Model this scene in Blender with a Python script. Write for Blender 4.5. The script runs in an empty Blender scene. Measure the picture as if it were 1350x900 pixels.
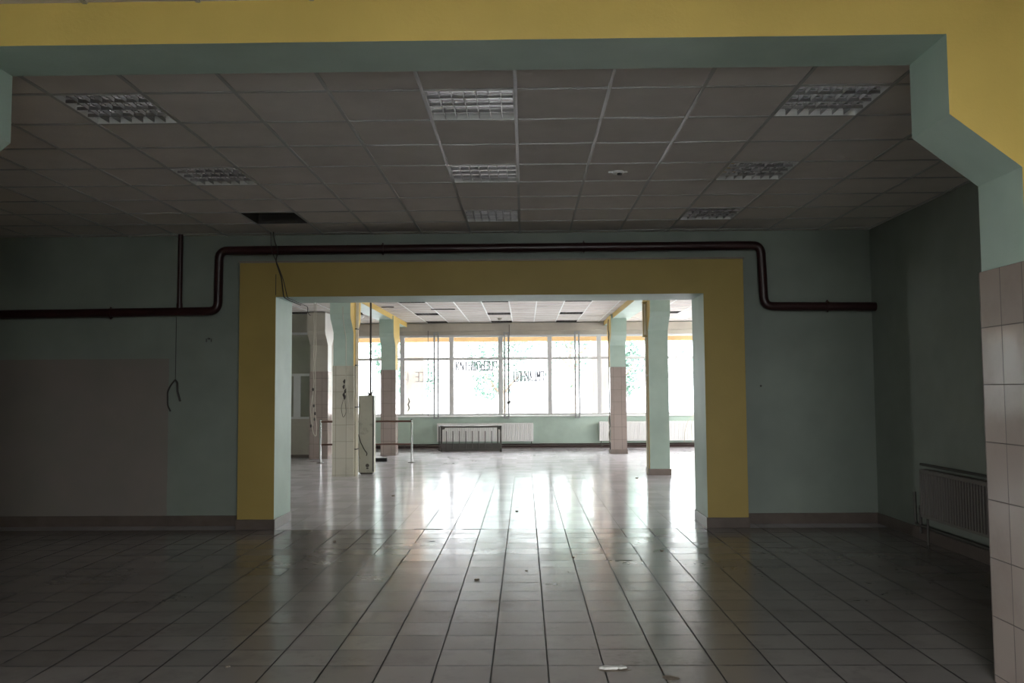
import bpy, bmesh, math, random
from mathutils import Vector, Matrix
random.seed(7)
SC = bpy.context.scene
COL = SC.collection

# ------------------------------------------------------------------ materials
def new_mat(name):
    m = bpy.data.materials.new(name); m.use_nodes = True
    nt = m.node_tree; b = nt.nodes['Principled BSDF']
    return m, nt, b
def N(nt, t, **k):
    n = nt.nodes.new(t)
    for a, v in k.items(): setattr(n, a, v)
    return n
def L(nt, a, b): nt.links.new(a, b)
def math_(nt, op, a, b=None, c=None):
    n = N(nt, 'ShaderNodeMath', operation=op)
    for i, v in enumerate((a, b, c)):
        if v is None: continue
        if isinstance(v, (int, float)): n.inputs[i].default_value = v
        else: L(nt, v, n.inputs[i])
    return n.outputs[0]
def mix(nt, fac, a, b):
    n = N(nt, 'ShaderNodeMix', data_type='RGBA')
    for s, v in ((n.inputs[0], fac), (n.inputs[6], a), (n.inputs[7], b)):
        if isinstance(v, (int, float)): s.default_value = v
        elif isinstance(v, tuple): s.default_value = v + (1,) if len(v) == 3 else v
        else: L(nt, v, s)
    return n.outputs[2]
def ramp(nt, v, lo, hi):
    n = N(nt, 'ShaderNodeMapRange'); L(nt, v, n.inputs[0])
    n.inputs[1].default_value = lo; n.inputs[2].default_value = hi
    return n.outputs[0]
def noise(nt, vec, scale, detail=3, rough=.6):
    n = N(nt, 'ShaderNodeTexNoise'); n.inputs['Scale'].default_value = scale
    n.inputs['Detail'].default_value = detail; n.inputs['Roughness'].default_value = rough
    L(nt, vec, n.inputs['Vector']); return n.outputs['Fac']
def coords(nt): return N(nt, 'ShaderNodeTexCoord').outputs['Object']

def paint(name, col, rough=.6, var=.10, scale=1.5, spec=.4, dirt=None):
    m, nt, b = new_mat(name); v = coords(nt)
    f = ramp(nt, noise(nt, v, scale), .3, .7)
    dark = tuple(c * (1 - var) for c in col); lite = tuple(min(1, c * (1 + var)) for c in col)
    c = mix(nt, f, dark, lite)
    if dirt:
        g = ramp(nt, noise(nt, v, 6, 5), .58, .72)
        c = mix(nt, math_(nt, 'MULTIPLY', g, .5), c, dirt)
    L(nt, c, b.inputs['Base Color']); b.inputs['Roughness'].default_value = rough
    b.inputs['Specular IOR Level'].default_value = spec
    bp = N(nt, 'ShaderNodeBump'); bp.inputs['Strength'].default_value = .15; bp.inputs['Distance'].default_value = .01
    L(nt, noise(nt, v, 40, 2), bp.inputs['Height']); L(nt, bp.outputs[0], b.inputs['Normal'])
    return m
def metal(name, col, rough=.3, metallic=1.0):
    m, nt, b = new_mat(name); v = coords(nt)
    c = mix(nt, noise(nt, v, 12), tuple(x * .85 for x in col), col)
    L(nt, c, b.inputs['Base Color']); b.inputs['Metallic'].default_value = metallic
    b.inputs['Roughness'].default_value = rough
    return m

GREEN = (.40, .50, .43); YELLOW = (.63, .45, .12)
M = {}
M['green'] = paint('green wall paint', GREEN, .5)
M['yellow'] = paint('ochre yellow paint', YELLOW, .5, .06)
M['ceil_tile'] = paint('mineral fibre tile', (.62, .57, .53), .9, .05, 3)
M['tbar'] = paint('shaded enamelled grid', (.34, .33, .32), .30, .03, spec=.6)  # bars toned down so their shadow gaps read dark
M['void'] = paint('dark ceiling void', (.05, .045, .04), .9)
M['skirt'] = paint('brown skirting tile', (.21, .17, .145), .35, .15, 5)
M['hallskirt'] = paint('shaded brown skirting tile', (.105, .083, .070), .35, .15, 5)  # skirting brown with the hall's shade mixed into the colour
M['pipe'] = paint('oxblood pipe paint', (.026, .006, .006), .38, .2, 4, .5)
M['white'] = paint('white enamel', (.72, .72, .70), .35, .04)
M['winframe'] = paint('painted window frame', (.62, .62, .61), .4, .04)
M['beige'] = paint('beige wall paint', (.40, .37, .31), .6)
M['cream'] = paint('cream plastic', (.62, .58, .46), .4)
M['cable'] = paint('dark cable sheath', (.04, .035, .03), .5)
M['palecable'] = paint('pale cable sheath', (.45, .42, .34), .5)
M['cabinet'] = paint('grey green cabinet enamel', (.46, .46, .38), .45, .08, 3, dirt=(.12, .11, .09))
M['steel'] = metal('rusty dark steel', (.10, .095, .085), .5, .6)
M['chrome'] = metal('polished chrome', (.75, .75, .75), .12)
M['alu'] = metal('bright aluminium louvre', (.90, .89, .90), .09)
M['alu_blade'] = metal('dull aluminium blade', (.50, .49, .49), .38)
M['bronze'] = metal('bronze lamp housing', (.36, .28, .13), .35, .7)
M['rail'] = paint('brown plastic handrail', (.13, .07, .05), .35)
M['tube'] = paint('unlit lamp glass', (.78, .78, .76), .2)
M['black'] = paint('black rubber', (.012, .012, .012), .6)
M['shard'] = paint('broken white tile', (.55, .53, .50), .5, .2, 20)
M['soil'] = paint('exposed screed', (.16, .13, .10), .9, .3, 20)
M['roof'] = paint('roof slab', (.3, .3, .3), .9)
M['bark'] = paint('tree bark', (.16, .12, .09), .9)
M['leaf'] = paint('green leaves', (.07, .13, .10), .7, .3, 2)
M['hill'] = paint('pale hillside backdrop', (.17, .172, .178), .9, .3, .12)
M['darker'] = paint('dusty grey louvre', (.10, .09, .085), .6)  # flat dark tone for far-room louvres and vents
M['railgrey'] = paint('grey rail paint', (.30, .31, .31), .4)
M['oldrad'] = paint('old grey radiator enamel', (.15, .135, .12), .5)
M['outcol'] = paint('beige outdoor render', (.40, .34, .32), .8)
M['canopy'] = paint('orange yellow fascia', (.86, .50, .24), .6, .05)
M['asphalt'] = paint('grey concrete paving', (.14, .145, .145), .9)
M['letter'] = paint('grey window film', (.20, .21, .25), .8, .05)

def middle_wall():
    # green paint with a bare pinkish rectangle left unpainted on the left
    m, nt, b = new_mat('shaded wall with bare patch'); v = coords(nt)
    s = N(nt, 'ShaderNodeSeparateXYZ'); L(nt, v, s.inputs[0])
    wob = math_(nt, 'MULTIPLY', math_(nt, 'SUBTRACT', noise(nt, v, 8), .5), .02)
    a = math_(nt, 'LESS_THAN', math_(nt, 'ADD', s.outputs[0], wob), -4.335)
    c = math_(nt, 'LESS_THAN', math_(nt, 'ADD', s.outputs[2], wob), 2.02)
    mk = math_(nt, 'MULTIPLY', a, c)
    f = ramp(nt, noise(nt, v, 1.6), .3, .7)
    g = mix(nt, f, (.175, .200, .172), (.21, .24, .205))  # wall and patch tones darkened, hall shade painted in
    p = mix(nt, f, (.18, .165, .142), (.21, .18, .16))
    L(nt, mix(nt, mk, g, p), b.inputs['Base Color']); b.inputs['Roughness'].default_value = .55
    return m
M['midwall'] = middle_wall()
M['portal'] = paint('shaded ochre paint', (.345, .25, .07), .55, .06)  # the beam's ochre, darkened to stand in for hall shade
M['hall'] = paint('shaded green wall paint', (.20, .225, .19), .55)  # same green paint as elsewhere, dimmed in colour for the shaded hall

def tiled(name, cols, axis, su, sv, ou, ov, gw, groutcol, rough, tilt, stains=0.0, bump=.4, vgrey=.12, spec=.5):
    """ceramic tiles; axis 'floor' uses x,y and 'wall' uses x+y,z of the object space (metres)"""
    m, nt, b = new_mat(name); v = coords(nt)
    s = N(nt, 'ShaderNodeSeparateXYZ'); L(nt, v, s.inputs[0])
    X, Y, Z = s.outputs
    if axis == 'floor': U, V = X, Y
    else: U, V = math_(nt, 'ADD', X, Y), Z
    u = math_(nt, 'DIVIDE', math_(nt, 'SUBTRACT', U, ou), su)
    w = math_(nt, 'DIVIDE', math_(nt, 'SUBTRACT', V, ov), sv)
    fu = math_(nt, 'FLOOR', u); fv = math_(nt, 'FLOOR', w)
    def edge(t, size):
        fr = math_(nt, 'FRACT', t)
        d = math_(nt, 'MULTIPLY', math_(nt, 'MINIMUM', fr, math_(nt, 'SUBTRACT', 1.0, fr)), size)
        return d
    d = math_(nt, 'MINIMUM', edge(u, su), edge(w, sv))
    grout = math_(nt, 'SUBTRACT', 1.0, ramp(nt, d, gw * .5, gw * .5 + .0015))
    idv = N(nt, 'ShaderNodeCombineXYZ'); L(nt, fu, idv.inputs[0]); L(nt, fv, idv.inputs[1])
    wn = N(nt, 'ShaderNodeTexWhiteNoise', noise_dimensions='3D'); L(nt, idv.outputs[0], wn.inputs[0])
    # per-tile shade and cloudy wear
    sh = wn.outputs['Value']
    n1 = noise(nt, v, 3.0, 5, .65)
    n2 = noise(nt, v, 18.0, 4, .6)
    c = mix(nt, sh, tuple(x * (1 - vgrey) for x in cols), tuple(x * (1 + vgrey) for x in cols))
    c = mix(nt, math_(nt, 'MULTIPLY', ramp(nt, n1, .5, .8), .35 + stains * .3), c, tuple(x * .55 for x in cols))
    if stains:
        st = math_(nt, 'MULTIPLY', ramp(nt, noise(nt, v, 1.1, 6, .7), .56, .72), ramp(nt, n2, .42, .62))
        c = mix(nt, math_(nt, 'MULTIPLY', st, stains), c, (.09, .08, .065))
    c = mix(nt, grout, c, groutcol)
    L(nt, c, b.inputs['Base Color'])
    r = math_(nt, 'ADD', math_(nt, 'MULTIPLY', ramp(nt, n1, .3, .75), rough * .7), rough * .65)
    r = math_(nt, 'ADD', r, math_(nt, 'MULTIPLY', grout, .5))
    L(nt, r, b.inputs['Roughness'])
    b.inputs['Specular IOR Level'].default_value = spec
    # per-tile tilt of the normal
    geo = N(nt, 'ShaderNodeNewGeometry')
    sub = N(nt, 'ShaderNodeVectorMath', operation='SUBTRACT'); L(nt, wn.outputs['Color'], sub.inputs[0]); sub.inputs[1].default_value = (.5, .5, .5)
    sc = N(nt, 'ShaderNodeVectorMath', operation='SCALE'); L(nt, sub.outputs[0], sc.inputs[0]); sc.inputs['Scale'].default_value = tilt
    ad = N(nt, 'ShaderNodeVectorMath', operation='ADD'); L(nt, geo.outputs['Normal'], ad.inputs[0]); L(nt, sc.outputs[0], ad.inputs[1])
    nn = N(nt, 'ShaderNodeVectorMath', operation='NORMALIZE'); L(nt, ad.outputs[0], nn.inputs[0])
    bp = N(nt, 'ShaderNodeBump'); bp.inputs['Strength'].default_value = bump; bp.inputs['Distance'].default_value = .002
    hgt = math_(nt, 'ADD', math_(nt, 'MULTIPLY', grout, -1.0), math_(nt, 'MULTIPLY', noise(nt, v, 7, 2), .12))
    L(nt, hgt, bp.inputs['Height']); L(nt, nn.outputs[0], bp.inputs['Normal']); L(nt, bp.outputs[0], b.inputs['Normal'])
    return m
M['floor_far'] = tiled('lit ceramic floor tile', (.50, .485, .505), 'floor', .3244, .3045, -1.176, 5.017 - .3045 * 60, .007,
                   (.12, .11, .105), .17, .008, stains=.15, spec=.35, bump=.2)  # same tile as the hall, lightened to stand in for window light
M['floor'] = tiled('shaded worn ceramic floor tile', (.185, .167, .158), 'floor', .3244, .3045, -1.176, 5.017 - .3045 * 60, .009,
                   (.018, .015, .013), .20, .010, stains=.8, spec=.45)  # base colour darkened as hall shade; stains are wear
M['walltile'] = tiled('cream wall tile', (.345, .285, .255), 'wall', .2, .315, 2.55 + 4.52, .357 - .315, .004, (.10, .08, .07), .12, .006, 0, .3, .05)
M['walltile_left'] = tiled('olive cream wall tile', (.50, .48, .39), 'wall', .2, .315, .05, .03, .004, (.16, .14, .11), .15, .006, 0, .3, .05)

def glass():
    m = bpy.data.materials.new('window glass'); m.use_nodes = True; nt = m.node_tree; nt.nodes.clear()
    o = N(nt, 'ShaderNodeOutputMaterial'); t = N(nt, 'ShaderNodeBsdfTransparent'); g = N(nt, 'ShaderNodeBsdfGlossy')
    t.inputs[0].default_value = (.95, .97, .96, 1); g.inputs['Roughness'].default_value = .02
    f = N(nt, 'ShaderNodeFresnel'); f.inputs[0].default_value = 1.45
    mx = N(nt, 'ShaderNodeMixShader'); L(nt, f.outputs[0], mx.inputs[0]); L(nt, t.outputs[0], mx.inputs[1]); L(nt, g.outputs[0], mx.inputs[2])
    L(nt, mx.outputs[0], o.inputs[0]); return m
M['glass'] = glass()

# ------------------------------------------------------------------ mesh helper
class MB:
    def __init__(s): s.v = []; s.f = []; s.m = []
    def add(s, vs, fs, mi=0):
        o = len(s.v); s.v += [tuple(p) for p in vs]
        for f in fs: s.f.append([o + i for i in f]); s.m.append(mi)
        return s
    def box(s, x0, x1, y0, y1, z0, z1, mi=0):
        return s.add([(x0,y0,z0),(x1,y0,z0),(x1,y1,z0),(x0,y1,z0),(x0,y0,z1),(x1,y0,z1),(x1,y1,z1),(x0,y1,z1)],
                     [(0,3,2,1),(4,5,6,7),(0,1,5,4),(1,2,6,5),(2,3,7,6),(3,0,4,7)], mi)
    def prism(s, poly, axis, a0, a1, mi_side=0, mi_cap=0):
        """poly: list of 2-D points; axis 'y': (x,z) extruded in y; axis 'x': (y,z) extruded in x; axis 'z': (x,y)"""
        def P(p, a): return (p[0], a, p[1]) if axis == 'y' else (a, p[0], p[1]) if axis == 'x' else (p[0], p[1], a)
        n = len(poly); vs = [P(p, a0) for p in poly] + [P(p, a1) for p in poly]
        s.add(vs, [tuple(range(n)), tuple(range(2*n - 1, n - 1, -1))], mi_cap)
        o = len(s.v) - 2*n
        for i in range(n):
            j = (i + 1) % n; s.f.append([o+i, o+n+i, o+n+j, o+j]); s.m.append(mi_side)
        return s
    def tube(s, pts, r, seg=8, mi=0, caps=True):
        pts = [Vector(p) for p in pts]; n = len(pts)
        rs = r if isinstance(r, (list, tuple)) else [r] * n
        t = [(pts[min(i+1, n-1)] - pts[max(i-1, 0)]).normalized() for i in range(n)]
        up = Vector((0,0,1)) if abs(t[0].z) < .9 else Vector((1,0,0))
        a = t[0].cross(up).normalized(); o = len(s.v)
        for i in range(n):
            a = (a - t[i] * a.dot(t[i])).normalized(); b = t[i].cross(a)
            for k in range(seg):
                w = 2*math.pi*k/seg; s.v.append(tuple(pts[i] + (a*math.cos(w) + b*math.sin(w)) * rs[i]))
        for i in range(n-1):
            for k in range(seg):
                k2 = (k+1) % seg; s.f.append([o+i*seg+k, o+i*seg+k2, o+(i+1)*seg+k2, o+(i+1)*seg+k]); s.m.append(mi)
        if caps:
            s.f.append([o + k for k in range(seg)][::-1]); s.m.append(mi)
            s.f.append([o + (n-1)*seg + k for k in range(seg)]); s.m.append(mi)
        return s
    def build(s, name, mats, parent=None, smooth=False, bevel=0, **tags):
        me = bpy.data.meshes.new(name); me.from_pydata(s.v, [], s.f)
        if not isinstance(mats, (list, tuple)): mats = [mats]
        for m in mats: me.materials.append(m)
        for p, mi in zip(me.polygons, s.m): p.material_index = mi; p.use_smooth = smooth
        bm = bmesh.new(); bm.from_mesh(me); bmesh.ops.recalc_face_normals(bm, faces=bm.faces); bm.to_mesh(me); bm.free()
        o = bpy.data.objects.new(name, me); COL.objects.link(o)
        if parent: o.parent = parent
        if smooth and hasattr(me, 'set_sharp_from_angle'): me.set_sharp_from_angle(angle=math.radians(45))
        if bevel:
            md = o.modifiers.new('bevel', 'BEVEL'); md.width = bevel; md.segments = 2; md.limit_method = 'ANGLE'
        for k, v in tags.items(): o[k] = v
        return o
def struct(mb, name, mats, parent=None, **k):
    o = mb.build(name, mats, parent, **k)
    if parent is None: o['kind'] = 'structure'
    return o
def thing(name, label, cat, loc=(0,0,0), group=None):
    o = bpy.data.objects.new(name, None); COL.objects.link(o); o.location = loc; o.empty_display_size = .1
    o['label'] = label; o['category'] = cat
    if group: o['group'] = group
    return o
def tag(o, label, cat, group=None):
    o['label'] = label; o['category'] = cat
    if group: o['group'] = group
    return o
def copy_thing(t, loc, label=None, group=None):
    c = t.copy(); COL.objects.link(c); c.location = loc
    if label: c['label'] = label
    if group: c['group'] = group
    for ch in list(t.children):
        d = ch.copy(); COL.objects.link(d); d.parent = c
        for g in list(ch.children):
            e = g.copy(); COL.objects.link(e); e.parent = d
    return c
def fillet(pts, r, n=6):
    pts = [Vector(p) for p in pts]; out = [pts[0]]
    for i in range(1, len(pts)-1):
        a, b, c = pts[i-1], pts[i], pts[i+1]
        d1 = (a-b).normalized(); d2 = (c-b).normalized()
        p1 = b + d1*r; p2 = b + d2*r
        for k in range(n+1):
            t = k/n; out.append(p1*(1-t)**2 + b*2*t*(1-t) + p2*t*t)
    return out + [pts[-1]]

# ------------------------------------------------------------------ key dimensions (metres)
ZC = 3.522            # hall and far-room ceiling
ZF = 3.655            # ceiling of the room the camera stands in
YN0, YN1 = 4.30, 4.72 # near frame
YM = 10.20            # middle wall face
YP0, YP1 = 9.90, 10.60
YW = 23.66            # window wall inner face
XL, XR = -7.6, 4.2    # hall side walls
FX0, FX1 = -8.6, 8.4  # far room
BY = -1.5             # back wall of the camera room

# ------------------------------------------------------------------ shell
YT = 5.017 + .3045*16
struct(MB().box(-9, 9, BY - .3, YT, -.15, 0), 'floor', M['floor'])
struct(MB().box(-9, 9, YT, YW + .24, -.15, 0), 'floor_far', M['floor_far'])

def ceiling(name, x0, x1, y0, y1, z, gx, gy, holes, bars_mat='tbar'):
    """lay-in tiles with T-bars; holes = set of (i, j) cells left open"""
    t = MB()
    i0 = math.floor((x0-gx)/.6); i1 = math.ceil((x1-gx)/.6); j0 = math.floor((y0-gy)/.6); j1 = math.ceil((y1-gy)/.6)
    for i in range(i0, i1):
        for j in range(j0, j1):
            if (i, j) in holes: continue
            a, b = max(x0, gx+.6*i), min(x1, gx+.6*(i+1)); c, d = max(y0, gy+.6*j), min(y1, gy+.6*(j+1))
            if b-a < 1e-3 or d-c < 1e-3: continue
            dz = random.uniform(0, .004)
            t.add([(a,c,z+.004+dz),(a,d,z+.004+random.uniform(0,.004)),(b,d,z+.004+dz),(b,c,z+.004+random.uniform(0,.004))], [(0,1,2,3)], 0)
    for i in range(i0, i1+1):
        x = gx+.6*i
        if x0 < x < x1: t.box(x-.012, x+.012, y0, y1, z-.0020, z+.03, 1)
    for j in range(j0, j1+1):
        y = gy+.6*j
        if y0 < y < y1: t.box(x0, x1, y-.012, y+.012, z-.0008, z+.03, 1)
    t.box(x0, x1, y0, y1, z+.42, z+.5, 2)
    return struct(t, name, [M['ceil_tile'], M[bars_mat], M['void']])
GX, GY = -.646, 5.276
light_cells = [(i, j) for j in (0, 3, 6) for i in (-4, 0, 4)]
ceiling('ceiling', XL, XR, YN1, YM, ZC, GX, GY, set(light_cells))
FGX, FGY = -.93, 23.6 - .6*23
far_lights = [(0,22),(0,18),(0,13),(3,22),(3,18),(3,13),(-3,22),(-3,18),(-3,13),(7,18),(7,22),(-8,17)]
far_holes = set(far_lights)
ceiling('ceiling_far', FX0, FX1, YM + .25, YW, ZC, FGX, FGY, far_holes, 'white')  # far bars go white to carry the window brightness
ceiling('ceiling_front', -7.6, 6.0, BY, YN0, ZF, -.646+.14, .28, set())

# frame between the camera room and the hall: haunched beam and pillars
pts = [(-7.6,0),(-3.32,0),(-3.32,2.73),(-2.945,3.04),(-2.945,3.432),(2.2,3.432),(2.2,3.01),(2.56,2.73),(2.56,0),(6.0,0),(6.0,4.1),(-7.6,4.1)]
struct(MB().prism(pts, 'y', YN0, YN1, 0, 1), 'wall_near', [M['green'], M['yellow']])
struct(MB().box(2.548, 3.1, YN0-.012, YN1+.010, 0, 2.245), 'trim_1', M['walltile'], bevel=.003)
struct(MB().box(-3.7, -3.308, YN0-.012, YN1+.010, 0, 2.245), 'trim_2', M['walltile'], bevel=.003)

# middle wall with the doorless opening and its yellow surround
PX0, PX1, QX0, QX1, PT, QT = -3.38, 2.585, -2.945, 2.11, 3.14, 2.73
w = MB().box(FX0, PX0, YM, YM+.25, 0, 4.1).box(PX1, FX1, YM, YM+.25, 0, 4.1).box(PX0, PX1, YM, YM+.25, PT, 4.1)
struct(w, 'wall_middle', M['midwall'])
pts = [(PX0,0),(QX0,0),(QX0,QT),(QX1,QT),(QX1,0),(PX1,0),(PX1,PT),(PX0,PT)]
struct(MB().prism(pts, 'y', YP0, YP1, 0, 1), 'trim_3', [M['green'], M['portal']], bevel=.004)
struct(MB().box(PX0-.01, PX1+.01, YP0-.015, YM, PT, PT+.018), 'trim_4', M['skirt'])
# skirtings
def skirt(name, segs, mat='hallskirt'):
    m = MB()
    for s in segs: m.box(*s)
    return struct(m, name, M[mat], bevel=.003)
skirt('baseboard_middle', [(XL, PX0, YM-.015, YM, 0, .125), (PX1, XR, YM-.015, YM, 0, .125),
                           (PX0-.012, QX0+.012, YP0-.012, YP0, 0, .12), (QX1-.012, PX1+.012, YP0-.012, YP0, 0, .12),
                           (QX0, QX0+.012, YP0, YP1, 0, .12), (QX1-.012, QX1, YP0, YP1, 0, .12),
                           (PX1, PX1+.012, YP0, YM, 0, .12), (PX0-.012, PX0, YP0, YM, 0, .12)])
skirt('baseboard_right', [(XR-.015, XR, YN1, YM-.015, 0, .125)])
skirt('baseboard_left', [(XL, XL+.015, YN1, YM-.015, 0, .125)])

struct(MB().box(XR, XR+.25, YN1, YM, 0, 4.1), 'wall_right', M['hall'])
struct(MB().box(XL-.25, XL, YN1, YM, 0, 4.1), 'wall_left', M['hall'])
# camera room
LW = (-1.3, -.5)  # unseen opening added to light the right pillar and reveal
struct(MB().box(-7.85, -7.6, BY, LW[0], 0, 4.1).box(-7.85, -7.6, LW[1], YN0, 0, 4.1).box(-7.85, -7.6, LW[0], LW[1], 0, .95).box(-7.85, -7.6, LW[0], LW[1], 3.0, 4.1), 'wall_front_left', M['green'])
struct(MB().box(6.0, 6.25, BY, YN0, 0, 4.1), 'wall_front_right', M['green'])
RW = [(-.5, 1.85)]  # unseen rear opening, added and sized to light the near beam
def back_wall():
    m = MB(); z0, z1 = .95, 3.25
    xs = [-7.85] + [v for p in RW for v in p] + [6.25]
    for a, b in zip(xs[0::2], xs[1::2]): m.box(a, b, BY-.25, BY, 0, 4.1)
    for a, b in RW: m.box(a, b, BY-.25, BY, 0, z0); m.box(a, b, BY-.25, BY, z1, 4.1)
    return m
struct(back_wall(), 'wall_back', M['green'])

# far room shell
LF = (13.0, 13.7)  # small unseen opening added to light the column fronts
struct(MB().box(FX0-.25, FX0, YM+.25, LF[0], 0, 4.1).box(FX0-.25, FX0, LF[1], YW, 0, 4.1).box(FX0-.25, FX0, *LF, 0, .905).box(FX0-.25, FX0, *LF, 3.185, 4.1), 'wall_far_left', M['green'])
SW = [(13.2, 14.8), (19.6, 23.4)]  # unseen openings added to brighten the far room
def side_wall():
    m = MB(); ys = [YM+.25] + [v for p in SW for v in p] + [YW]
    for a, b in zip(ys[0::2], ys[1::2]): m.box(FX1, FX1+.25, a, b, 0, 4.1)
    for a, b in SW: m.box(FX1, FX1+.25, a, b, 0, .905); m.box(FX1, FX1+.25, a, b, 3.185, 4.1)
    return m
struct(side_wall(), 'wall_far_right', M['green'])
SILL, HEAD = .905, 3.185
struct(MB().box(FX0-.25, FX1+.25, YW, YW+.24, 0, SILL).box(FX0-.25, FX1+.25, YW, YW+.24, HEAD, 4.1), 'wall_windows', [M['green']])
struct(MB().box(FX0, FX1, YW-.13, YW, 3.285, ZC-.02), 'trim_5', M['beige'], bevel=.004)
struct(MB().box(FX0, FX1, YW-.05, YW, HEAD-.01, 3.285), 'trim_9', M['beige'], bevel=.003)
struct(MB().box(FX0, FX1, YW-.04, YW+.02, SILL-.03, SILL+.004), 'trim_6', M['winframe'], bevel=.004)
skirt('baseboard_windows', [(FX0, FX1, YW-.015, YW, 0, .09)])
struct(MB().box(-9, 9, BY-.3, YW+.3, 4.1, 4.3), 'roof_slab', M['roof'])
# beams that run from the middle wall to the windows over the columns
for n, (a, b) in ((7, (-3.70, -3.30)), (8, (2.22, 2.66))):
    mb = MB().prism([(a, 3.40), (b, 3.40), (b, ZC+.02), (a, ZC+.02)], 'y', YP1 - .1, YW - .13, 0, 0)
    o = struct(mb, 'trim_%d' % n, [M['green'], M['yellow']])
    for p in o.data.polygons:
        if abs(p.normal.x) > .9: p.material_index = 1

# partition on the far left: tan dado, glazing, tan band; inner wall added to dim the glazing
PY = 20.73
struct(MB().box(FX0, -5.0, PY, PY+.12, 0, .945).box(FX0, -5.0, PY, PY+.12, 3.08, 4.1).box(-5.12, -5.0, PY+.12, YW, 0, 4.1).box(-7.3, -5.12, PY+1.5, PY+1.62, 0, 4.1), 'wall_partition', M['beige'])
skirt('baseboard_partition', [(FX0, -5.0, PY-.012, PY, 0, .07)])
def win(name, x0, x1, z0, z1, y, fw, trans=None, fd=.07, mulls=(), mw=.025):
    f = MB().box(x0, x1, y, y+fd, z0, z0+fw).box(x0, x1, y, y+fd, z1-fw, z1).box(x0, x0+fw, y, y+fd, z0+fw, z1-fw).box(x1-fw, x1, y, y+fd, z0+fw, z1-fw)
    o = struct(f, name, M['winframe'], bevel=.004)
    zs = [z0+fw, z1-fw]
    if trans:
        MB().box(x0+fw, x1-fw, y+.005, y+fd-.005, trans[0], trans[1]).build('transom', M['winframe'], o)
        zs = [z0+fw, trans[0], trans[1], z1-fw]
    for mx in mulls: MB().box(mx-mw, mx+mw, y+.005, y+fd-.005, z0+fw, zs[1]).build('mullion', M['winframe'], o)
    for a, b in zip(zs[0::2], zs[1::2]):
        MB().box(x0+fw, x1-fw, y+fd*.5-.003, y+fd*.5+.003, a, b).build('pane', M['glass'], o)
    return o
win('window_20', -6.95, -5.2, .945, 3.08, PY+.02, .05, (2.0, 2.06), mulls=(-5.63,), mw=.085)
win('window_21', -8.6, -6.95, .945, 3.08, PY+.02, .05, (2.0, 2.06))

# window band of the far wall: frames at 1.39 m pitch
xs = [-8.55] + [-.68 + 1.387*k for k in range(-5, 7)] + [8.35]
WINS = {}
for k in range(len(xs)-1):
    a, b = xs[k], xs[k+1]
    WINS[k] = win('window_%d' % (k+1), a, b, SILL+.004, HEAD-.002, YW+.05, .062, (2.478, 2.548), .08)
# added rear window, out of view
for k, (a, b) in enumerate(RW): win('window_%d' % (k+15), a, b, .95, 3.25, BY-.15, .06, (2.2, 2.26), mulls=((a+b)/2,))

# lettering stuck on the glass, seen from behind
def glyphs(txt, x, z, hgt, wid, th=.03):
    seg = {'K': [(0,0,0,1),(.1,.5,.8,1),(.1,.5,.8,0)], 'I': [(.4,0,.4,1)], 'N': [(0,0,0,1),(.8,0,.8,1),(0,1,.8,0)],
           'U': [(0,0,0,1),(.8,0,.8,1),(0,0,.8,0)], 'P': [(0,0,0,1),(.8,0,.8,1),(0,1,.8,1)], 'D': [(.8,0,.8,1),(0,0,.8,0),(0,0,0,.6),(0,.6,.8,.6)],
           'E': [(.8,0,.8,1),(0,0,.8,0),(0,.5,.8,.5),(0,1,.8,1)], 'L': [(.8,0,.8,1),(.3,1,0,0),(.3,1,.8,1)], 'Y': [(0,1,.4,.4),(.8,1,.2,0)],
           'C': [(.8,0,.8,1),(0,0,.8,0),(0,1,.8,1)], 'H': [(0,0,0,1),(.8,0,.8,1),(0,.5,.8,.5)], 'A': [(0,0,.4,1),(.4,1,.8,0),(.2,.4,.6,.4)],
           'O': [(0,0,0,1),(.8,0,.8,1),(0,0,.8,0),(0,1,.8,1)], 'W': [(0,0,0,1),(.4,0,.4,1),(.8,0,.8,1),(0,0,.8,0)], 'M': [(0,0,0,1),(.8,0,.8,1),(0,1,.4,.4),(.4,.4,.8,1)], ' ': []}
    m = MB(); y = YW+.05+.034
    for i, ch in enumerate(txt):
        for a, b, c, d in seg[ch]:
            p = Vector((x+(i+a*.85)*wid, 0, z+b*hgt)); q = Vector((x+(i+c*.85)*wid, 0, z+d*hgt)); t = (q-p).normalized()*th*.5; n = Vector((-t.z, 0, t.x))
            p -= t; q += t
            vs = [(v.x, yy, v.z) for yy in (y, y+.002) for v in (p-n, q-n, q+n, p+n)]
            m.add(vs, [(0,1,2,3),(7,6,5,4),(0,4,5,1),(1,5,6,2),(2,6,7,3),(3,7,4,0)])
    return m
glyphs('KNIDWPDEUP', -1.93, 2.19, .24, .118).build('lettering', M['letter'], WINS[5])
glyphs('AY', -1.84, 1.90, .22, .14, .02).build('lettering', M['letter'], WINS[5])
glyphs('ULHNAWMPI', -.30, 1.87, .27, .108).build('lettering', M['letter'], WINS[6])
glyphs('I ECOW', -3.34, 1.88, .26, .13, .02).build('lettering', M['letter'], WINS[4])

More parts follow.
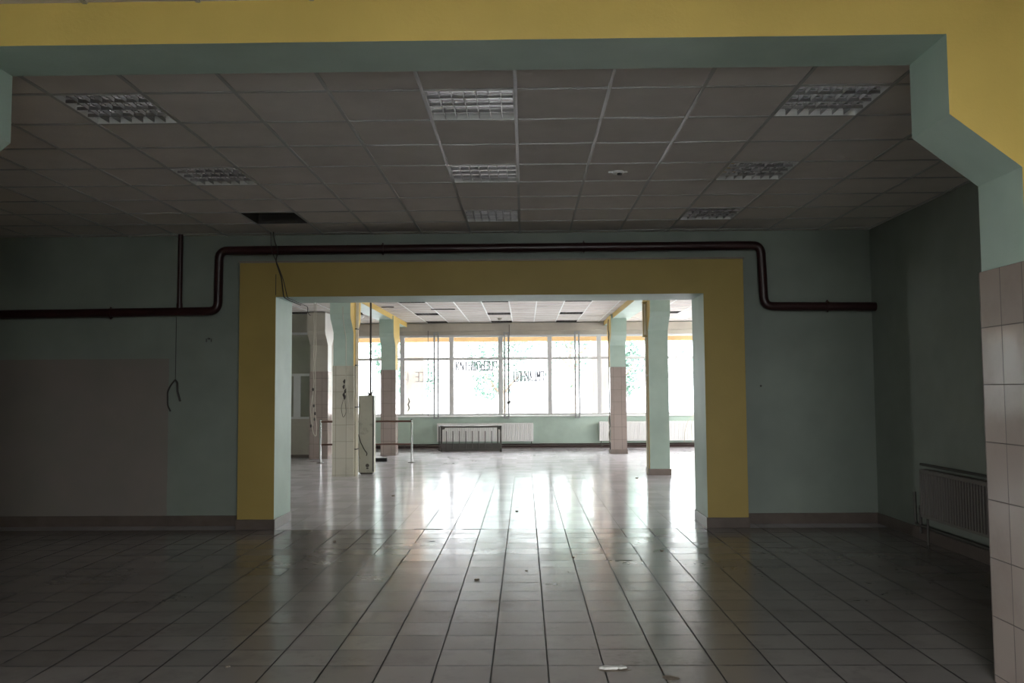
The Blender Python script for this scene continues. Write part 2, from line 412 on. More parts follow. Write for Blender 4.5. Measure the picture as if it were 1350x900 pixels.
# ------------------------------------------------------------------ columns
def column(name, x0, x1, y0, label, tiles, tile_mat, tile_top, base, col='green', depth=.4):
    t = thing(name, label, 'column', ((x0+x1)/2, y0+depth/2, 0), 'haunched columns of the bright far room')
    cx, cy = (x0+x1)/2, y0+depth/2; hx = (x1-x0)/2; h0 = -depth/2; h1 = depth/2
    top = 3.50
    poly = [(h0,0),(h1,0),(h1,2.73),(h1+.12,2.86),(h1+.26,2.97),(h1+.30,3.06),(h1+.30,top),(h0-.30,top),(h0-.30,3.06),(h0-.26,2.97),(h0-.12,2.86),(h0,2.73)]
    o = MB().prism(poly, 'x', -hx, hx, 0, 1).build('shaft', [M[col], M['yellow'] if col == 'green' else M['white']], t)  # beige column's sides painted white as if lit by the windows
    if tiles: MB().box(-hx-.01, hx+.01, h0-.01, h1+.01, 0, tile_top).build('tile_cladding', tile_mat, t, bevel=.003)
    if base: MB().box(-hx-.022, hx+.022, h0-.022, h1+.022, 0, .115).build('base', M['skirt'], t, bevel=.003)
    return t
column('column', -3.655, -3.27, 16.03, 'haunched green column with grey cabinet and hanging cable beside it', True, M['walltile_left'], 2.1, False)
column('column', -3.63, -3.27, 21.25, 'green topped column with tiled lower half behind the left railing', True, M['walltile'], 2.15, False)
column('column', 2.17, 2.56, 21.4, 'tiled column in front of the long radiator under the right windows', True, M['walltile'], 2.19, True)
column('column', 2.35, 2.725, 16.02, 'fully green painted column with a bronze box high on its side', False, None, 0, True)
column('column', -5.18, -4.75, 20.25, 'beige column standing at the glazed partition', True, M['walltile'], 2.1, False, 'beige')

# ------------------------------------------------------------------ heating pipe on the middle wall
def heating_pipe():
    y = 10.07; r = .052
    t = thing('heating_pipe', 'dark red heating pipe stepping up over the yellow opening', 'pipe', (0, 0, 0))
    path = fillet([(XL+.02, y, 2.555), (-3.70, y, 2.585), (-3.69, y, 3.32), (2.845, y, 3.325), (2.87, y, 2.59), (XR-.01, y, 2.575)], .11)
    MB().tube(path, r, 16).build('run', M['pipe'], t, smooth=True)
    for x, z in ((-6.6, 2.56), (-5.0, 2.57), (-1.703, 3.32), (.72, 3.322), (3.62, 2.585)):
        MB().tube([(x-.012, y, z), (x+.012, y, z)], r+.008, 16).box(x-.01, x+.01, y, YM, z-.012, z+.012).box(x-.008, x+.008, y-.01, y+.01, z-r-.022, z+r+.022).build('clamp', M['pipe'], t)
    for p in ((-3.70, 2.585), (-3.69, 3.32), (2.845, 3.325), (2.87, 2.59)):
        pass
    MB().tube([(-4.165, y, 2.57), (-4.165, y, ZC-.001)], .030, 12).build('branch', M['pipe'], t, smooth=True)
    MB().tube([(-4.165, y, 2.60), (-4.165, y, 2.68)], .036, 12).build('collar', M['pipe'], t, smooth=True)
heating_pipe()

# ------------------------------------------------------------------ louvred ceiling lights
def make_light(loc, label, group, darker=False):
    t = thing('ceiling_light', label, 'ceiling light', loc, group)
    a = .283; d = .085; ma = M['darker'] if darker else M['alu']
    h = MB()
    h.box(-a-.008, -a, -a, a, 0, d).box(a, a+.008, -a, a, 0, d).box(-a-.008, a+.008, -a-.008, -a, 0, d).box(-a-.008, a+.008, a, a+.008, 0, d).box(-a, a, -a, a, d, d+.008)
    h.build('housing', M['darker'] if darker else M['white'], t)
    ys = [-a + 2*a*k/4 for k in range(5)]
    rf = MB(); n = 8; o = 0; vs = []; fs = []
    for j in range(4):
        for k in range(n+1):
            u = k/n; y = ys[j] + (ys[j+1]-ys[j])*u; z = .032 + .004*(1-(2*u-1)**2)
            vs += [(-a, y, z), (a, y, z)]
            if k: fs.append((o-2, o-1, o+1, o))
            o += 2
    rf.add(vs, fs); rf.build('reflector', ma, t, smooth=True)
    lv = MB()
    for k in range(1, 4):
        lv.prism([(ys[k]-.004, .002), (ys[k]+.004, .002), (ys[k]+.002, .024), (ys[k]-.002, .024)], 'x', -a, a)
    for k in range(1, 7):
        x = -a + 2*a*k/7
        for j in range(4): lv.prism([(x-.003, .004), (x+.003, .004), (x+.0015, .030), (x-.0015, .030)], 'y', ys[j]+.005, ys[j+1]-.005)
    lv.build('louvre', M['darker'] if darker else M['alu_blade'], t)
    return t
def cell(gx, gy, i, j, z=ZC): return (gx+.6*(i+.5), gy+.6*(j+.5), z-.001)
colname = {-4: 'on the left', 0: 'in the middle', 4: 'on the right'}
rowname = {0: 'nearest', 3: 'second', 6: 'third'}
proto = None
for (i, j) in light_cells:
    if (i, j) == (-4, 6): continue
    lab = 'recessed louvred ceiling light %s of the dark hall, %s row from the camera' % (colname[i], {0: 'first', 3: 'second', 6: 'third'}[j])
    if proto is None: proto = make_light(cell(GX, GY, i, j), lab, 'louvred lights in the dark hall ceiling')
    else: copy_thing(proto, cell(GX, GY, i, j), lab, 'louvred lights in the dark hall ceiling')
# the left one of the third row is missing: open hole with a loose edge strip
c = cell(GX, GY, -4, 6)
h = MB().box(-.288, .288, -.288, -.282, 0, .12).box(-.288, .288, .282, .288, 0, .12).box(-.288, -.282, -.282, .282, 0, .12).box(.282, .288, -.282, .282, 0, .12).box(-.288, .288, -.288, .288, .12, .125)
o = h.build('open_light_recess', M['void']); o.location = c
tag(o, 'empty dark square recess in the hall ceiling where a light is missing', 'ceiling opening')
fcol = {0: 'in the middle', 3: 'on the right', -3: 'on the left', 7: 'beyond the right columns', -8: 'by the glazed partition'}
frow = {22: 'against the window wall', 18: 'second from the windows', 13: 'third from the windows', 17: 'by the column'}
fproto = None
for (i, j) in far_lights:
    lab = 'dark unlit ceiling light %s of the far room, %s' % (fcol[i], frow[j])
    if fproto is None: fproto = make_light(cell(FGX, FGY, i, j), lab, 'unlit lights in the far room ceiling', True)
    else: copy_thing(fproto, cell(FGX, FGY, i, j), 'dark unlit ceiling light %s of the far room, %s' % (fcol[i], frow[j]), 'unlit lights in the far room ceiling')
# broken ceiling sensor base
t = thing('smoke_detector', 'small broken sensor base on the hall ceiling right of centre', 'detector', (.836, 7.33, ZC))
MB().tube([(0,0,-.018), (0,0,.0)], .05, 20).build('base', M['white'], t, smooth=True)
MB().tube([(.012,-.004,-.03), (.012,-.004,-.015)], .022, 12).build('socket', M['black'], t)
MB().box(-.085,-.045,-.012,.012,-.012,.0).build('bracket', M['white'], t)
MB().box(.05,.08,-.012,.012,-.010,.0).build('bracket', M['white'], t)
t = thing('smoke_detector', 'small round detector on the far room ceiling near the windows', 'detector', (-.65, 22.2, ZC))
MB().tube([(0,0,-.05), (0,0,-.02), (0,0,0)], [.03,.055,.06], 16).build('cap', M['beige'], t, smooth=True)

for x, y, w, lab in ((-1.90, 19.6, .28, 'slim slotted vent in the far room ceiling between two unlit lights'), (-3.10, 19.0, .14, 'short slotted vent in the far room ceiling near the left beam')):
    t = thing('ceiling_vent', lab, 'vent', (x, y, ZC))
    MB().box(-w, w, -.05, -.04, -.014, -.001).box(-w, w, .04, .05, -.014, -.001).box(-w, -w+.01, -.04, .04, -.014, -.001).box(w-.01, w, -.04, .04, -.014, -.001).build('frame', M['darker'], t)
    for k in range(4): MB().box(-w+.01, w-.01, -.032+k*.02, -.026+k*.02, -.013, -.002).build('slat', M['darker'], t)
# ------------------------------------------------------------------ radiators
def radiator(name, x0, x1, z0, z1, y, label, mat='white'):
    """panel radiator on the window wall, front face towards -y"""
    t = thing(name, label, 'radiator', ((x0+x1)/2, y, z0)); cx = (x0+x1)/2
    m = MB(); w = x1-x0; n = int(w/.05); hh = z1-z0
    for k in range(n):
        a = -w/2 + w*(k+.12)/n; b = -w/2 + w*(k+.88)/n
        m.prism([(a, -.005), (a+.006, -.018), (b-.006, -.018), (b, -.005)], 'z', .03, hh-.03)
    m.box(-w/2, w/2, -.005, .02, 0, hh)
    m.build('front_panel', M[mat], t)
    MB().box(-w/2, w/2, .055, .07, 0, hh).build('rear_panel', M[mat], t)
    g = MB().box(-w/2, w/2, -.008, .078, hh-.004, hh+.004)
    for k in range(n//2): x = -w/2+.03+k*.1; g.box(x, x+.06, .0, .06, hh+.003, hh+.009)
    g.build('top_grille', M[mat], t)
    for x in (-w/2, w/2): MB().box(x-.003, x+.003, -.008, .078, 0, hh).build('side_panel', M[mat], t)
    for x in (-w/2+.05, w/2-.05): MB().tube([(x, .035, 0), (x, .035, -z0)], .012, 8).build('feed_pipe', M['steel'], t, smooth=True)
    return t
radiator('radiator', -2.45, .225, .20, .70, YW-.13, 'white panel radiator under the windows behind the steel frame')
radiator('radiator', 2.06, 5.1, .20, .725, YW-.13, 'long white panel radiator under the windows behind the columns')
t = thing('heating_pipe', 'pair of brown heating pipes running low along the window wall', 'pipe', (0, YW-.034, 0))
MB().tube([(-4.95, 0, .115), (FX1-.1, 0, .115)], .017, 10).build('upper_pipe', M['pipe'], t, smooth=True)
MB().tube([(-4.95, 0, .055), (FX1-.1, 0, .055)], .017, 10).build('lower_pipe', M['pipe'], t, smooth=True)
# hall radiator on the right wall (rotated copy of the design, facing -x)
t = radiator('radiator', -1.0, 1.0, .275, .76, 0, 'grey radiator on the dark right wall beside the tiled pillar', 'oldrad')
t.location = (XR-.12, 7.83, .275); t.rotation_euler = (0, 0, -math.pi/2)
for ch in t.children:
    if ch.name.startswith('feed_pipe'): ch.location.x = 0
t = thing('heating_pipe', 'thin dark pipes on the right wall at the left end of the radiator', 'pipe', (XR, 8.96, 0))
MB().tube(fillet([(-.05, -2.9, .16), (-.05, .16, .16), (-.05, .17, .5)], .05), .017, 10).build('return_pipe', M['steel'], t, smooth=True)
MB().tube(fillet([(-.05, .05, .08), (-.05, .05, .36), (-.10, -.1, .37)], .04), .017, 10).build('valve_pipe', M['steel'], t, smooth=True)
MB().tube([(-.03, -2.9, .80), (-.03, .05, .80)], .014, 10).build('upper_pipe', M['steel'], t, smooth=True)

# ------------------------------------------------------------------ steel frame leaning by the radiator
def steel_frame():
    t = thing('steel_frame', 'dark steel rack frame with upright rods standing before the radiator', 'rack', (-1.44, 22.48, 0))
    W = .79; H = .655; D = .32
    def bar(a, b, r=.018): return MB().box(min(a[0],b[0])-r, max(a[0],b[0])+r, min(a[1],b[1])-r, max(a[1],b[1])+r, min(a[2],b[2])-r, max(a[2],b[2])+r)
    for y in (0, D):
        zb = .02; off = -.09 if y else 0
        s = .024 if y == 0 else .018
        bar((-W+off,y,zb+.02),(W+off,y,zb+.02),s).build('bottom_rail', M['steel'], t)
        bar((-W+off,y,H),(W+off,y,H),s).build('top_rail', M['steel'], t)
        for x in (-W+off, W+off): bar((x,y,zb),(x,y,H),s).build('upright', M['steel'], t)
    for x in (-W, W):
        for z in (.04, H): MB().tube([(x,0,z),(x-.09,D,z)], .018, 6).build('side_rail', M['steel'], t)
    for k in range(8):
        x = -.655 + k*.172
        MB().tube([(x, -.01, .06), (x, -.01, .545)], .011, 8).build('rod', M['steel'], t, smooth=True)
    m = MB().box(-W, W, .0, .012, .05, .215)
    m.build('kick_plate', M['steel'], t)
    for sx in (-1, 1): MB().prism([(sx*W, H), (sx*(W-.11), H), (sx*(W-.09), H-.055), (sx*W, H-.09)], 'y', -.012, .004).build('gusset', M['steel'], t)
steel_frame()

# ------------------------------------------------------------------ railing
def railing():
    t = thing('railing', 'two rail barrier on chrome posts between the left columns', 'railing', (-3.6, 19.1, 0))
    for x in (-1.035, 1.035):
        MB().tube([(x,0,0),(x,0,.965)], .025, 14).build('post', M['chrome'], t, smooth=True)
        MB().tube([(x,0,0),(x,0,.012),(x,0,.02),(x,0,.03)], [.09,.09,.05,.03], 18).build('post_base', M['steel'], t, smooth=True)
        MB().tube([(x,0,.965),(x,0,.985)], [.028,.015], 14).build('cap', M['steel'], t, smooth=True)
    MB().tube([(-1.05,0,.93),(1.05,0,.93)], .023, 12).build('top_rail', M['rail'], t, smooth=True)
    MB().tube([(-1.05,0,.415),(1.05,0,.415)], .020, 12).build('lower_rail', M['rail'], t, smooth=True)
railing()
t = thing('floor_plinth', 'black low rubber block on the floor before the left tiled column', 'block', (-3.33, 19.45, 0))
MB().box(-.17, .15, -.06, .06, 0, .085).build('block', M['black'], t, bevel=.008)

# ------------------------------------------------------------------ electric cabinet
t = thing('electric_cabinet', 'tall grey metal cabinet on the floor beside the near left column', 'cabinet', (-3.105, 16.56, 0))
MB().box(-.15, .15, -.09, .12, .03, 1.53).build('body', M['cabinet'], t, bevel=.006)
MB().box(-.135, .128, -.102, -.09, .06, 1.50).build('door', M['cabinet'], t, bevel=.004)
MB().box(.128, .152, -.104, -.088, .05, 1.52).build('edge_strip', M['steel'], t)
MB().box(-.12, .12, -.07, .10, 0, .03).build('plinth', M['steel'], t)
MB().tube([(.03,-.112,.17),(.03,-.10,.17)], .035, 14).box(.01,.05,-.112,-.10,.10,.13).build('lock', M['steel'], t)
MB().tube(fillet([(-.15,-.11,.78),(-.10,-.125,.62),(-.03,-.125,.48),(.03,-.12,.40),(.01,-.12,.36)], .03), .009, 8).build('loose_wire', M['cable'], t, smooth=True)
MB().box(-.145,-.125,-.115,-.10,1.30,1.36).build('hinge', M['steel'], t)
t = thing('conduit', 'dark vertical conduit from the far room ceiling to the grey cabinet', 'conduit', (-3.03, 16.52, 0))
MB().tube([(0,0,1.53),(0,0,ZC)], .019, 10).build('pipe_run', M['cable'], t, smooth=True)
MB().box(-.045,.03,-.03,.03,1.53,1.575).tube([(.02,-.02,1.55),(.06,-.02,1.65)], .012, 6).tube([(-.03,-.02,1.56),(-.06,-.02,1.60)], .012, 6).build('clamp', M['cable'], t)
t = thing('conduit', 'pair of cream conduits down the side of the near left column', 'conduit', (-3.235, 16.2, 0))
for y in (-.08, .06): MB().tube([(0,y,.0),(0,y,ZC-.13)], .018, 10).build('pipe_run', M['cream'], t, smooth=True)
for z in (.5, 1.3, 2.1, 2.8): MB().box(-.02,.02,-.11,.09,z,z+.02).build('clip', M['steel'], t)

# ------------------------------------------------------------------ bronze box and conduit on the right column
t = thing('wall_box', 'narrow bronze lamp box high on the side of the green column', 'lamp', (2.30, 16.12, 2.62))
MB().box(-.035, .035, -.05, .06, 0, .655).build('housing', M['bronze'], t, bevel=.006)
MB().box(-.042, .042, -.057, .067, -.012, .012).build('end_cap', M['bronze'], t, bevel=.003)
MB().box(-.042, .042, -.057, .067, .645, .668).build('end_cap', M['bronze'], t, bevel=.003)
MB().box(-.018, .018, -.054, -.049, .03, .62).build('diffuser', M['cream'], t)
t = thing('conduit', 'cream conduit running from the bronze box down to the floor', 'conduit', (2.325, 16.12, 0))
MB().box(-.022,.022,-.025,.025,0,2.605).build('trunking', M['cream'], t, bevel=.004)
MB().box(-.026,.026,-.03,.03,1.86,1.90).build('clip', M['white'], t)

# ------------------------------------------------------------------ hanging cables and wires
def wob(p, q, n, a, seed):
    rnd = random.Random(seed); p = Vector(p); q = Vector(q)
    return [p.lerp(q, k/n) + Vector((rnd.uniform(-a, a), rnd.uniform(-a, a), 0)) * (0 if k == 0 else 1) for k in range(n+1)]
t = thing('hanging_cable', 'knotted pale cable hanging from the ceiling before the beige column', 'cable', (-3.76, 15.0, 0))
MB().tube(wob((-.012,0,ZC), (-.012,0,1.0), 16, .008, 1), .007, 6).build('strand', M['palecable'], t, smooth=True)
MB().tube(wob((.018,0,ZC), (.02,0,1.2), 16, .010, 2), .007, 6).build('strand', M['palecable'], t, smooth=True)
MB().tube(fillet([(-.03,0,1.55),(-.06,0,1.3),(-.045,0,1.05),(-.01,0,.85),(.04,0,.80),(.05,0,1.0),(.02,0,1.2)], .05), .008, 6).build('strand', M['palecable'], t, smooth=True)
for x, z in ((-.02, 1.65), (.0, 1.36), (.02, 1.22), (.01, 1.12), (-.05, 1.0)):
    MB().tube([(x,-.01,z-.03),(x,-.01,z),(x,-.01,z+.03)], [.008,.02,.008], 8).build('knot', M['cable'], t, smooth=True)
t = thing('hanging_cable', 'cable with a black plug bundle hanging down the near left column', 'cable', (-3.40, 16.0, 0))
MB().tube(fillet([(.0,-.33,3.2),(.0,-.33,3.0),(.0,-.03,2.6),(.0,-.03,1.75),(.05,-.03,1.45),(.07,-.03,1.2)], .1), .007, 6).build('strand', M['palecable'], t, smooth=True)
for k, (x, z) in enumerate(((-.03, 1.80), (-.04, 1.70), (-.01, 1.62), (-.04, 1.55), (-.02, 1.50))):
    MB().tube([(x,-.03,z-.04),(x,-.045,z),(x+.01,-.03,z+.04)], [.010,.024,.010], 8).build('plug', M['cable'], t, smooth=True)
MB().tube(fillet([(-.03,-.03,1.5),(-.09,-.03,1.3),(-.05,-.03,1.1),(.01,-.03,1.2),(-.02,-.03,1.48)], .06), .005, 6).build('loop', M['cable'], t, smooth=True)
t = thing('hanging_wire', 'dark wire with loose looped end hanging on the dark left wall', 'wire', (-4.25, YM-.012, 0))
MB().tube([(0,0,2.53),(0,0,2.2),(.0,0,1.74)], .004, 6).build('strand', M['cable'], t, smooth=True)
MB().tube(fillet([(.0,-.01,1.76),(-.045,-.02,1.70),(-.085,-.02,1.62),(-.08,-.02,1.45),(-.045,-.02,1.38)], .03), .010, 6).build('strand', M['cable'], t, smooth=True)
MB().tube(fillet([(.0,-.01,1.76),(.03,-.02,1.73),(.035,-.02,1.62),(.07,-.02,1.50)], .02), .013, 6).build('strand', M['cable'], t, smooth=True)
t = thing('hanging_wire', 'pair of dark wires from the hall ceiling over the yellow surround corner', 'wire', (-2.9, 9.86, 0))
MB().tube(fillet([(-.10,.10,ZC),(-.09,.10,3.42),(-.05,.12,3.30),(-.04,.0,3.15),(.03,.0,2.95),(.06,.0,2.72),(.08,.2,2.70),(.10,.6,2.69)], .04), .007, 6).build('strand', M['cable'], t, smooth=True)
MB().tube(fillet([(-.14,.12,ZC),(-.13,.12,3.3),(-.02,.0,3.12),(.05,.01,2.93),(.10,.01,2.715),(.13,.3,2.70),(.16,.72,2.68),(.15,.74,2.60),(.19,.74,2.57)], .04), .005, 6).build('strand', M['cable'], t, smooth=True)
MB().tube([(-.165+.12,.03,3.0),(-.165+.12,.03,2.75)], .004, 6).build('strand', M['cable'], t, smooth=True)
t = thing('hanging_wire', 'black twisted wire hanging down the middle window post to a knob', 'wire', (-.455, YW-.2, 0))
MB().tube(wob((.03,0,3.45), (0,0,1.35), 14, .006, 5), .009, 6).build('strand', M['cable'], t, smooth=True)
MB().tube(fillet([(0,0,1.4),(.07,0,1.9),(.03,0,2.4)], .1), .004, 6).build('strand', M['cable'], t, smooth=True)
MB().tube([(-.03,0,1.24),(0,0,1.28),(.03,0,1.30),(.07,0,1.29)], [.02,.05,.04,.015], 10).build('knob', M['steel'], t, smooth=True)
t = thing('hanging_wire', 'thin straight grey cord hanging in the left window bay', 'wire', (-2.70, YW-.16, 0))
MB().tube([(0,0,3.3),(0,0,.92)], .008, 6).build('strand', M['steel'], t, smooth=True)
t = thing('hanging_wire', 'short dark twisted wire end against the left window pane', 'wire', (-3.27, YW-.03, 0))
MB().tube([(0,0,1.42),(.03,0,1.32),(-.01,0,1.24),(.03,0,1.14),(-.02,0,1.05)], [.012,.02,.022,.02,.008], 6).build('strand', M['cable'], t, smooth=True)
t = thing('hanging_wire', 'dark cable bundle down the left side of the tiled right column', 'wire', (2.14, 21.42, 0))
MB().tube(wob((0,0,3.4), (0,0,.10), 26, .008, 8), .012, 6).build('strand', M['cable'], t, smooth=True)
MB().tube(fillet([(0,0,1.0),(-.04,0,.85),(.01,0,.65),(-.03,0,.5),(0,0,.3)], .05), .010, 6).build('strand', M['palecable'], t, smooth=True)
t = thing('hanging_wire', 'pale looped cable over the right end of the long radiator', 'wire', (4.55, YW-.2, 0))
MB().tube(fillet([(.12,0,.92),(-.05,0,.75),(-.14,0,.45),(-.15,0,.15)], .12), .008, 6).tube(fillet([(.1,0,.9),(.05,0,.6),(.08,0,.15)], .1), .008, 6).build('strand', M['palecable'], t, smooth=True)

# slim steel rail pairs standing inside the window band
for k, (x, lab) in enumerate(((-2.48, 'first pair of slim grey rails in front of the windows from the left column'),
                              (-.508, 'pair of slim grey rails in front of the middle window, wire beside it'),
                              (1.47, 'pair of slim grey rails in front of the windows left of the tiled right column'))):
    t = thing('window_rail', lab, 'rail', (x, YW-.07, .83))
    for s in (-.055, .055): MB().box(s-.021, s+.021, -.02, .02, 0, 2.42).build('bar', M['railgrey'], t, bevel=.003)
    for z in (.0, 2.40): MB().box(-.073, .073, -.022, .07, z, z+.02).build('bracket', M['railgrey'], t)

# small fixtures
t = thing('ceiling_dome_light', 'small round bulkhead lamp up behind the near left column', 'lamp', (-3.92, 20.0, 3.37))
MB().tube([(0,0,.16),(0,0,.08),(0,0,.06)], [.05,.06,.11], 16).build('housing', M['steel'], t, smooth=True)
MB().tube([(0,0,.06),(0,0,.02),(0,0,-.02),(0,0,-.035)], [.10,.095,.06,.01], 16).build('shade', M['white'], t, smooth=True)
t = thing('wall_anchor', 'small cable fixing on the dark wall above the bare patch', 'fixing', (-3.85, YM, 2.26))
MB().tube([(0,0,0),(0,-.02,0)], .012, 10).box(-.035,-.025,-.01,0,-.04,.0).box(.025,.035,-.01,0,-.04,.0).build('stud', M['steel'], t)
t = thing('wall_anchor', 'tiny dark screw in the green wall right of the opening', 'fixing', (2.84, YM, 1.64))
MB().tube([(0,0,0),(0,-.015,0)], .012, 10).build('stud', M['cable'], t)

# broken tile and chips on the floor
def shard(name, loc, s, mat, label, cat, group=None, seed=0):
    rnd = random.Random(seed); n = 9
    pts = [(s[0]*math.cos(2*math.pi*k/n)*rnd.uniform(.7,1.1), s[1]*math.sin(2*math.pi*k/n)*rnd.uniform(.6,1.1)) for k in range(n)]
    o = MB().prism(pts, 'z', 0, s[2]).build(name, mat, bevel=min(s[2]*.3, .003)); o.location = loc
    o.rotation_euler = (0, 0, rnd.uniform(-.4, .4)); return tag(o, label, cat, group)
shard('tile_fragment', (.475, 4.955, .001), (.060, .030, .014), M['shard'], 'broken white tile fragment lying in a floor joint near the camera', 'fragment', seed=3)
shard('tile_fragment', (.535, 4.965, .001), (.045, .024, .010), M['shard'], 'second piece of the broken white tile, right of the larger fragment', 'fragment', seed=5)
o = shard('floor_hole', (.50, 4.93, .0006), (.11, .035, .0015), M['soil'], 'dark patch of bare screed under the broken white tile', 'patch', seed=9); o.rotation_euler = (0,0,.02)
o = shard('floor_hole', (.80, 4.80, .0006), (.055, .045, .0015), M['soil'], 'dark chipped tile corner at the bottom edge of the floor', 'patch', seed=12)
chips = [(838,629),(523,651),(627,758),(691,747),(681,670),(868,721),(745,730),(296,873),(478,709)]
for k, (x, y, s) in enumerate(((2.02,15.45,.03),(-2.03,13.0,.03),(-.42,7.25,.022),(0.0,7.6,.014),(-.12,11.3,.022),(1.35,8.5,.02),(.45,8.2,.016),(-1.75,5.0,.016),(-2.05,9.1,.02))):
    shard('debris_chip', (x, y, .0), (s, s*.8, s*.5), M['soil'], 'small dark chip of debris on the worn tiled floor', 'debris', 'small debris chips on the floor', seed=20+k)
# long black crumbly joint fillings seen across the floor
for k, (x, y, w) in enumerate(((-1.13, 9.89, .17), (-.60, 9.885, .13), (.93, 8.06, .07), (-1.0, 9.1, .03))):
    o = MB().box(-w, w, -.010, .010, 0, .002).build('floor_crack', M['black']); o.location = (x, y, .0005)
    tag(o, ['long black open joint in the floor just inside the yellow opening', 'shorter black joint beside the long one in the opening', 'short black joint in the floor right of centre', 'tiny black joint on the left of the centre floor'][k], 'crack')

# ------------------------------------------------------------------ outdoors
struct(MB().box(-40, 40, YW+.24, 70, -.35, -.15), 'ground_outside', M['asphalt'])
struct(MB().box(-40, 40, -40, BY-.3, -.35, -.15), 'ground_rear', M['asphalt'])
def hill():
    rnd = random.Random(3); m = MB(); nx, ny = 110, 16; vs = []; fs = []
    from mathutils import noise as mn
    for j in range(ny+1):
        for i in range(nx+1):
            x = -75 + 150*i/nx; y = 42 + 26*j/ny; b = 13.5*math.sin(min(1, j/(ny*.8))*math.pi/2)**.9
            z = -.3 + b*(1+.15*mn.noise(Vector((x*.05, y*.05, 0)))) + (1.3*mn.noise(Vector((x*.5, y*.5, 2))) if j else 0)
            vs.append((x, y, z))
    for j in range(ny):
        for i in range(nx): a = j*(nx+1)+i; fs.append((a, a+1, a+nx+2, a+nx+1))
    m.add(vs, fs); return m
struct(hill(), 'added_hill_outside', M['hill'], smooth=True)  # hill added to dim the low sky in panes and floor reflections
t = thing('canopy', 'concrete canopy outside with an orange yellow fascia above the windows', 'canopy', (0, YW+.24, 0))
MB().box(-12, 12, 0, .6, 3.45, 3.6).build('roof_panel', M['roof'], t)
MB().box(-12, 12, .6, .72, 3.04, 3.70).build('fascia', M['canopy'], t)
for x, lab in ((-3.28, 'beige outdoor canopy post seen through the left window'), (2.26, 'beige outdoor canopy post seen beside the right tiled column')):
    o = MB().box(-.27, .27, -.2, .2, -.15, 3.9).build('canopy_post', M['outcol'], bevel=.01); o.location = (x, 25.25, 0); tag(o, lab, 'post')
def tree(x, y, hgt, r, seed, label):
    rnd = random.Random(seed)
    t = thing('tree', label, 'tree', (x, y, -.15), 'trees outside the windows')
    tr = MB().tube([(0,0,0),(.05,0,hgt*.3),(-.04,.05,hgt*.6),(0,0,hgt*.85)], [.16,.13,.10,.05], 8)
    for k in range(5):
        a = rnd.uniform(0, 6.28); z = hgt*rnd.uniform(.35,.6)
        tr.tube([(0,0,z),(math.cos(a)*r*.35, math.sin(a)*r*.35, z+.6),(math.cos(a)*r*.7, math.sin(a)*r*.7, z+1.1)], [.06,.04,.015], 6)
    tr.build('trunk', M['bark'], t, smooth=True)
    cr = MB()
    blobs = [(rnd.uniform(-.6,.6)*r, rnd.uniform(-.6,.6)*r, hgt*rnd.uniform(.45,1.0), r*rnd.uniform(.3,.55)) for _ in range(10)]
    for _ in range(2600):
        bx, by, bz, br = rnd.choice(blobs)
        d = Vector((rnd.gauss(0,1), rnd.gauss(0,1), rnd.gauss(0,1))).normalized() * br * rnd.uniform(.6,1.05)
        p = Vector((bx,by,bz)) + d
        if p.z < .25: continue
        u = Vector((rnd.gauss(0,1), rnd.gauss(0,1), rnd.gauss(0,1))).normalized(); v = u.orthogonal().normalized()
        s = rnd.uniform(.05,.10); u *= s; v *= s*.6
        cr.add([p-u, p+v, p+u, p-v], [(0,1,2,3)])
    cr.build('crown', M['leaf'], t)
    return t
for k, (x, y, hh, r, lab) in enumerate(((-9.5,38,7,2.6,'leafy tree outside beyond the leftmost window bays'),(-4.6,33,4.6,1.7,'leafy tree outside behind the left canopy post'),
                                   (-1.0,37,4.2,1.9,'low leafy tree outside behind the lettered window'),(1.9,34,5.6,1.8,'pale green tree outside behind the right lettering'),
                                   (3.4,31,4.2,1.2,'slim green tree outside just left of the right tiled column'),(8.5,36,6,2.4,'leafy tree outside beyond the right columns'))):
    tree(x, y, hh, r, 40+k, lab)

ZENITH = 60.0
# ------------------------------------------------------------------ light: overcast daylight through the windows and added unseen openings
W = bpy.data.worlds.new('World'); SC.world = W; W.use_nodes = True
nt = W.node_tree; bg = nt.nodes['Background']; bg.inputs[0].default_value = (.98, .97, 1.0, 1)
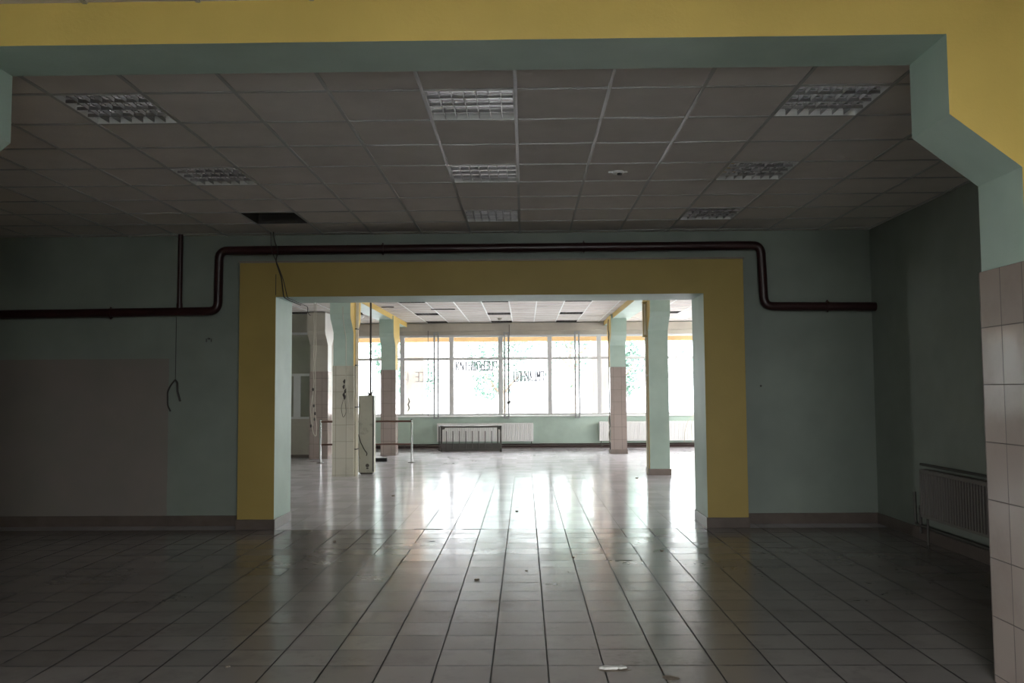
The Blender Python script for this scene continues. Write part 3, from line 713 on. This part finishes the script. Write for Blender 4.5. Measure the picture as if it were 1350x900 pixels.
# overcast sky: luminance (1 + 2 sin(elevation)) / 3 of the zenith
sep = N(nt, 'ShaderNodeSeparateXYZ'); L(nt, N(nt, 'ShaderNodeTexCoord').outputs['Generated'], sep.inputs[0])
zz = math_(nt, 'MAXIMUM', sep.outputs[2], 0.0)
L(nt, math_(nt, 'MULTIPLY', math_(nt, 'ADD', math_(nt, 'MULTIPLY', zz, 2.0), 1.0), ZENITH/3), bg.inputs[1])
def portal(name, x0, x1, z0, z1, y, rx):
    l = bpy.data.lights.new(name, 'AREA'); l.shape = 'RECTANGLE'; l.size = x1-x0; l.size_y = z1-z0; l.cycles.is_portal = True
    o = bpy.data.objects.new(name, l); COL.objects.link(o); o.location = ((x0+x1)/2, y, (z0+z1)/2); o.rotation_euler = (math.radians(rx), 0, 0)
portal('daylight_window_band', -8.5, 8.4, SILL, HEAD, YW+.26, -90)
def side_portal(name, y0, y1):
    l = bpy.data.lights.new(name, 'AREA'); l.shape = 'RECTANGLE'; l.size = y1-y0; l.size_y = HEAD-SILL; l.cycles.is_portal = True
    o = bpy.data.objects.new(name, l); COL.objects.link(o)
    o.matrix_world = Matrix(((0,0,1,FX1+.27),(1,0,0,(y0+y1)/2),(0,1,0,(HEAD+SILL)/2),(0,0,0,1)))
for nm, (a, b), x, z0, z1 in (('added_opening_front_left', LW, -7.87, .95, 3.0), ('added_opening_far_left', LF, FX0-.27, .905, 3.185)):
    l = bpy.data.lights.new(nm, 'AREA'); l.shape = 'RECTANGLE'; l.size = b-a; l.size_y = z1-z0; l.cycles.is_portal = True
    o = bpy.data.objects.new(nm, l); COL.objects.link(o)
    o.matrix_world = Matrix(((0,0,-1,x),(-1,0,0,(a+b)/2),(0,1,0,(z0+z1)/2),(0,0,0,1)))
for a, b in SW: side_portal('added_opening_side', a, b)
for a, b in RW: portal('added_opening_back', a, b, .95, 3.25, BY-.27, 90)

# ------------------------------------------------------------------ camera
cam = bpy.data.cameras.new('camera'); cam.sensor_width = 36; cam.lens = 36*1110/1350
co = bpy.data.objects.new('camera', cam); COL.objects.link(co); SC.camera = co
r = Vector((0.999862, 0.015256, -0.006614)); u = Vector((0.007495, -0.058432, 0.998263)); f = Vector((-0.014843, 0.998175, 0.058539))
mt = Matrix((r, u, -f)).transposed().to_4x4(); mt.translation = (0, 0, 1.6); co.matrix_world = mt
cam.clip_start = .05; cam.clip_end = 300

SC.view_settings.view_transform = 'Standard'; SC.view_settings.look = 'None'
SC.view_settings.gamma = 1; SC.view_settings.exposure = 0; SC.view_settings.use_curve_mapping = False
SC.cycles.max_bounces = 14; SC.cycles.diffuse_bounces = 8; SC.cycles.glossy_bounces = 6; SC.cycles.transparent_max_bounces = 12
